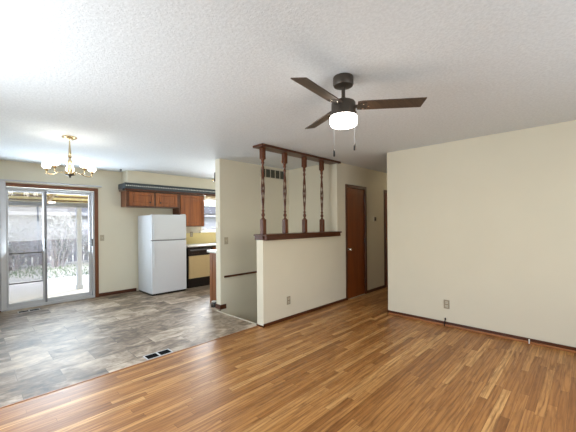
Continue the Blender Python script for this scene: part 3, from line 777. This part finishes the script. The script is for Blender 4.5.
# ------------------------------------------------------------------ outdoors
b = MB(); b.box(-14, 26, 11.1, 40, -.40, -.17)
struct(b.build('ground', M['earth']), 'dry pale lawn ground beyond the patio', 'ground')
b = MB(); b.box(-6, 9, YS + .15, 11.1, -.40, -.15)
struct(b.build('patio_slab', M['concrete']), 'pale concrete patio slab outside the sliding door', 'patio')
gm = bmesh.new(); rg = random.Random(3)
for _ in range(9000):
    x = rg.uniform(-2, 8); y = 11.15 + 4.2 * rg.random() ** 1.3
    if (math.sin(x * 1.3 + y * .9) + math.sin(y * 2.1 - x * .6)) < rg.uniform(-1.6, 1.2): continue
    a = rg.uniform(0, 6.28); w = .012; h = rg.uniform(.03, .09); q = Vector((math.cos(a), math.sin(a), 0))
    p = Vector((x, y, -.172)); t_ = p + Vector((rg.uniform(-.04, .04), rg.uniform(-.04, .04), h))
    v1 = gm.verts.new(p - q * w); v2 = gm.verts.new(p + q * w); v3 = gm.verts.new(t_); gm.faces.new((v1, v2, v3))
me = bpy.data.meshes.new('lawn_grass'); gm.to_mesh(me); gm.free(); me.materials.append(M['grass'])
o = bpy.data.objects.new('lawn_grass', me); COL.objects.link(o); tag(o, 'patchy green lawn grass between patio and fence', 'grass', kind='stuff')

# patio cover
pr = empty('patio_cover', (1.8, 8.0, 1.9), 'yellow translucent patio roof on pale rafters outside the sliding door', 'patio roof')
YW, YE = YS + .17, 9.0; ZW, ZE = 2.26, 1.86
def rz_(y): return ZW + (ZE - ZW) * (y - YW) / (YE - YW)
b = MB(); b.poly([(-2.5, YW, ZW + .10), (3.45, YW, ZW + .10), (3.45, YE + .15, rz_(YE + .15) + .10), (-2.5, YE + .15, rz_(YE + .15) + .10)], (0, 0, .012)); part(pr, 'roof_panel', b, M['roofpanel'])
for k in range(6):
    x = -1.9 + k * 1.05
    b = MB(); b.poly([(x, YW, ZW - .04), (x + .045, YW, ZW - .04), (x + .045, YW, ZW + .07), (x, YW, ZW + .07)], (0, YE - YW, ZE - ZW)); part(pr, 'rafter', b, M['rafter'])
for k in range(6):
    y = YW + .2 + k * .36; z = rz_(y)
    b = MB(); b.box(-2.5, 3.45, y - .02, y + .02, z + .06, z + .10); part(pr, 'purlin', b, M['purlin'])
b = MB(); b.box(-2.5, 3.45, YE - .25, YE - .16, ZE - .06, ZE - .02 + .07); part(pr, 'beam', b, M['aludark'])
def post(x, label, br=True):
    r = empty('patio_post', (x, YE - .2, -.15), label, 'post', 'patio cover posts')
    b = MB(); b.box(x - .045, x + .045, YE - .245, YE - .155, -.15, ZE - .065, .004); part(r, 'shaft', b, M['whitewood'])
    b = MB(); b.box(x - .065, x + .065, YE - .265, YE - .135, -.15, -.05, .004); part(r, 'foot', b, M['whitewood'])
post(1.87, 'grey white patio post seen through the right glass panel')
post(-.9, 'patio post hidden left of the sliding door')

# fence
fe = empty('wooden_fence', (3, 15.5, -.17), 'weathered grey picket fence across the back of the yard', 'fence')
b = MB(); x = -3.0; rg = random.Random(5)
while x < 14:
    w = .135; h = 1.18 + rg.uniform(-.03, .03)
    b.poly([(x, 15.45, -.14), (x + w, 15.45, -.14), (x + w, 15.45, h - .06), (x + w * .5, 15.45, h), (x, 15.45, h - .06)], (0, .02, 0)); x += w + .045 + rg.uniform(0, .02)
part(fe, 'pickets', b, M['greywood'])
for z in (.15, .85):
    b = MB(); b.box(-3, 14, 15.47, 15.51, z, z + .09); part(fe, 'rail', b, M['greywood'])
for k in range(8):
    b = MB(); xx = -2.6 + k * 2.3; b.box(xx - .05, xx + .05, 15.51, 15.61, -.17, 1.1); part(fe, 'fence_post', b, M['greywood'])

# neighbour's garage
ng = empty('garage', (5, 21, -.17), 'white low garage with grey roof behind the fence', 'garage')
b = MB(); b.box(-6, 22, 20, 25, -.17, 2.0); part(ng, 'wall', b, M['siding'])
b = MB(); b.poly([(-6.4, 19.6, 2.0), (22.4, 19.6, 2.0), (22.4, 22.5, 2.75), (-6.4, 22.5, 2.75)], (0, 0, .08)); b.poly([(-6.4, 25.4, 2.0), (22.4, 25.4, 2.0), (22.4, 22.5, 2.75), (-6.4, 22.5, 2.75)], (0, 0, .08)); part(ng, 'roof', b, M['shingle'])
b = MB(); b.box(-6.4, 22.4, 19.52, 19.6, 1.88, 2.05); part(ng, 'fascia', b, M['siding'])
for xa, xb, za, zb in ((2.6, 3.4, 1.25, 1.7), (5.3, 6.3, .95, 1.6)):
    b = MB(); b.box(xa, xb, 19.97, 19.999, za, zb); w_ = part(ng, 'window', b, M['aludark'])
    b = MB(); b.box(xa - .06, xb + .06, 19.96, 19.999, zb, zb + .06); subpart(ng, w_, 'window_trim', b, M['siding'])
b = MB(); b.box(3.7, 4.7, 19.95, 19.999, -.15, 1.7); part(ng, 'garage_door', b, M['whitewood'])

# bare shrubs along the fence
def shrub(x, y, h, w, seed, label):
    rg = random.Random(seed); r = empty('bare_shrub', (x, y, -.17), label, 'shrub', 'bare shrubs along the fence')
    b = MB(); tips = []
    for k in range(26):
        a = rg.uniform(0, 6.28); rr = rg.uniform(.1, .5) * w; p = Vector((x + .15 * math.cos(a), y + .1 * math.sin(a), -.17)); pts = [p]
        for j in range(4):
            p = p + Vector((math.cos(a) * rr * .5 + rg.uniform(-.12, .12), math.sin(a) * rr * .25 + rg.uniform(-.08, .08), h / 4 * rg.uniform(.75, 1.1))); pts.append(p)
            tips.append(p)
            if j > 0:
                q = p + Vector((rg.uniform(-.4, .4), rg.uniform(-.2, .2), rg.uniform(.05, .35))); b.tube([p, (p + q) / 2 + Vector((0, 0, .05)), q], [.012, .009, .005], 4); tips.append(q)
        b.tube(pts, [.022, .018, .014, .010, .006], 5)
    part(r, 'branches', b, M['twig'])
    b = MB()
    for t_ in tips:
        for _ in range(7):
            p = t_ + Vector((rg.gauss(0, .14), rg.gauss(0, .10), rg.gauss(0, .14))); s_ = rg.uniform(.02, .045)
            u = Vector((rg.uniform(-1, 1), rg.uniform(-1, 1), rg.uniform(-1, 1))).normalized(); w2 = u.orthogonal().normalized()
            if p.z < -.12: p.z = -.12 + s_
            vs = [b.bm.verts.new(p + u * s_ * 1.6), b.bm.verts.new(p + w2 * s_ * .6), b.bm.verts.new(p - u * s_ * 1.6), b.bm.verts.new(p - w2 * s_ * .6)]; b.bm.faces.new(vs)
    part(r, 'leaves', b, M['leaf'])
shrub(1.05, 14.2, 1.65, .55, 1, 'bare grey shrub at the left edge of the glass door view')
shrub(2.35, 14.2, 1.70, .5, 2, 'bare grey shrub behind the middle stile of the sliding door')
shrub(3.7, 14.4, 1.1, .4, 4, 'small bare shrub against the pickets in the right glass panel')
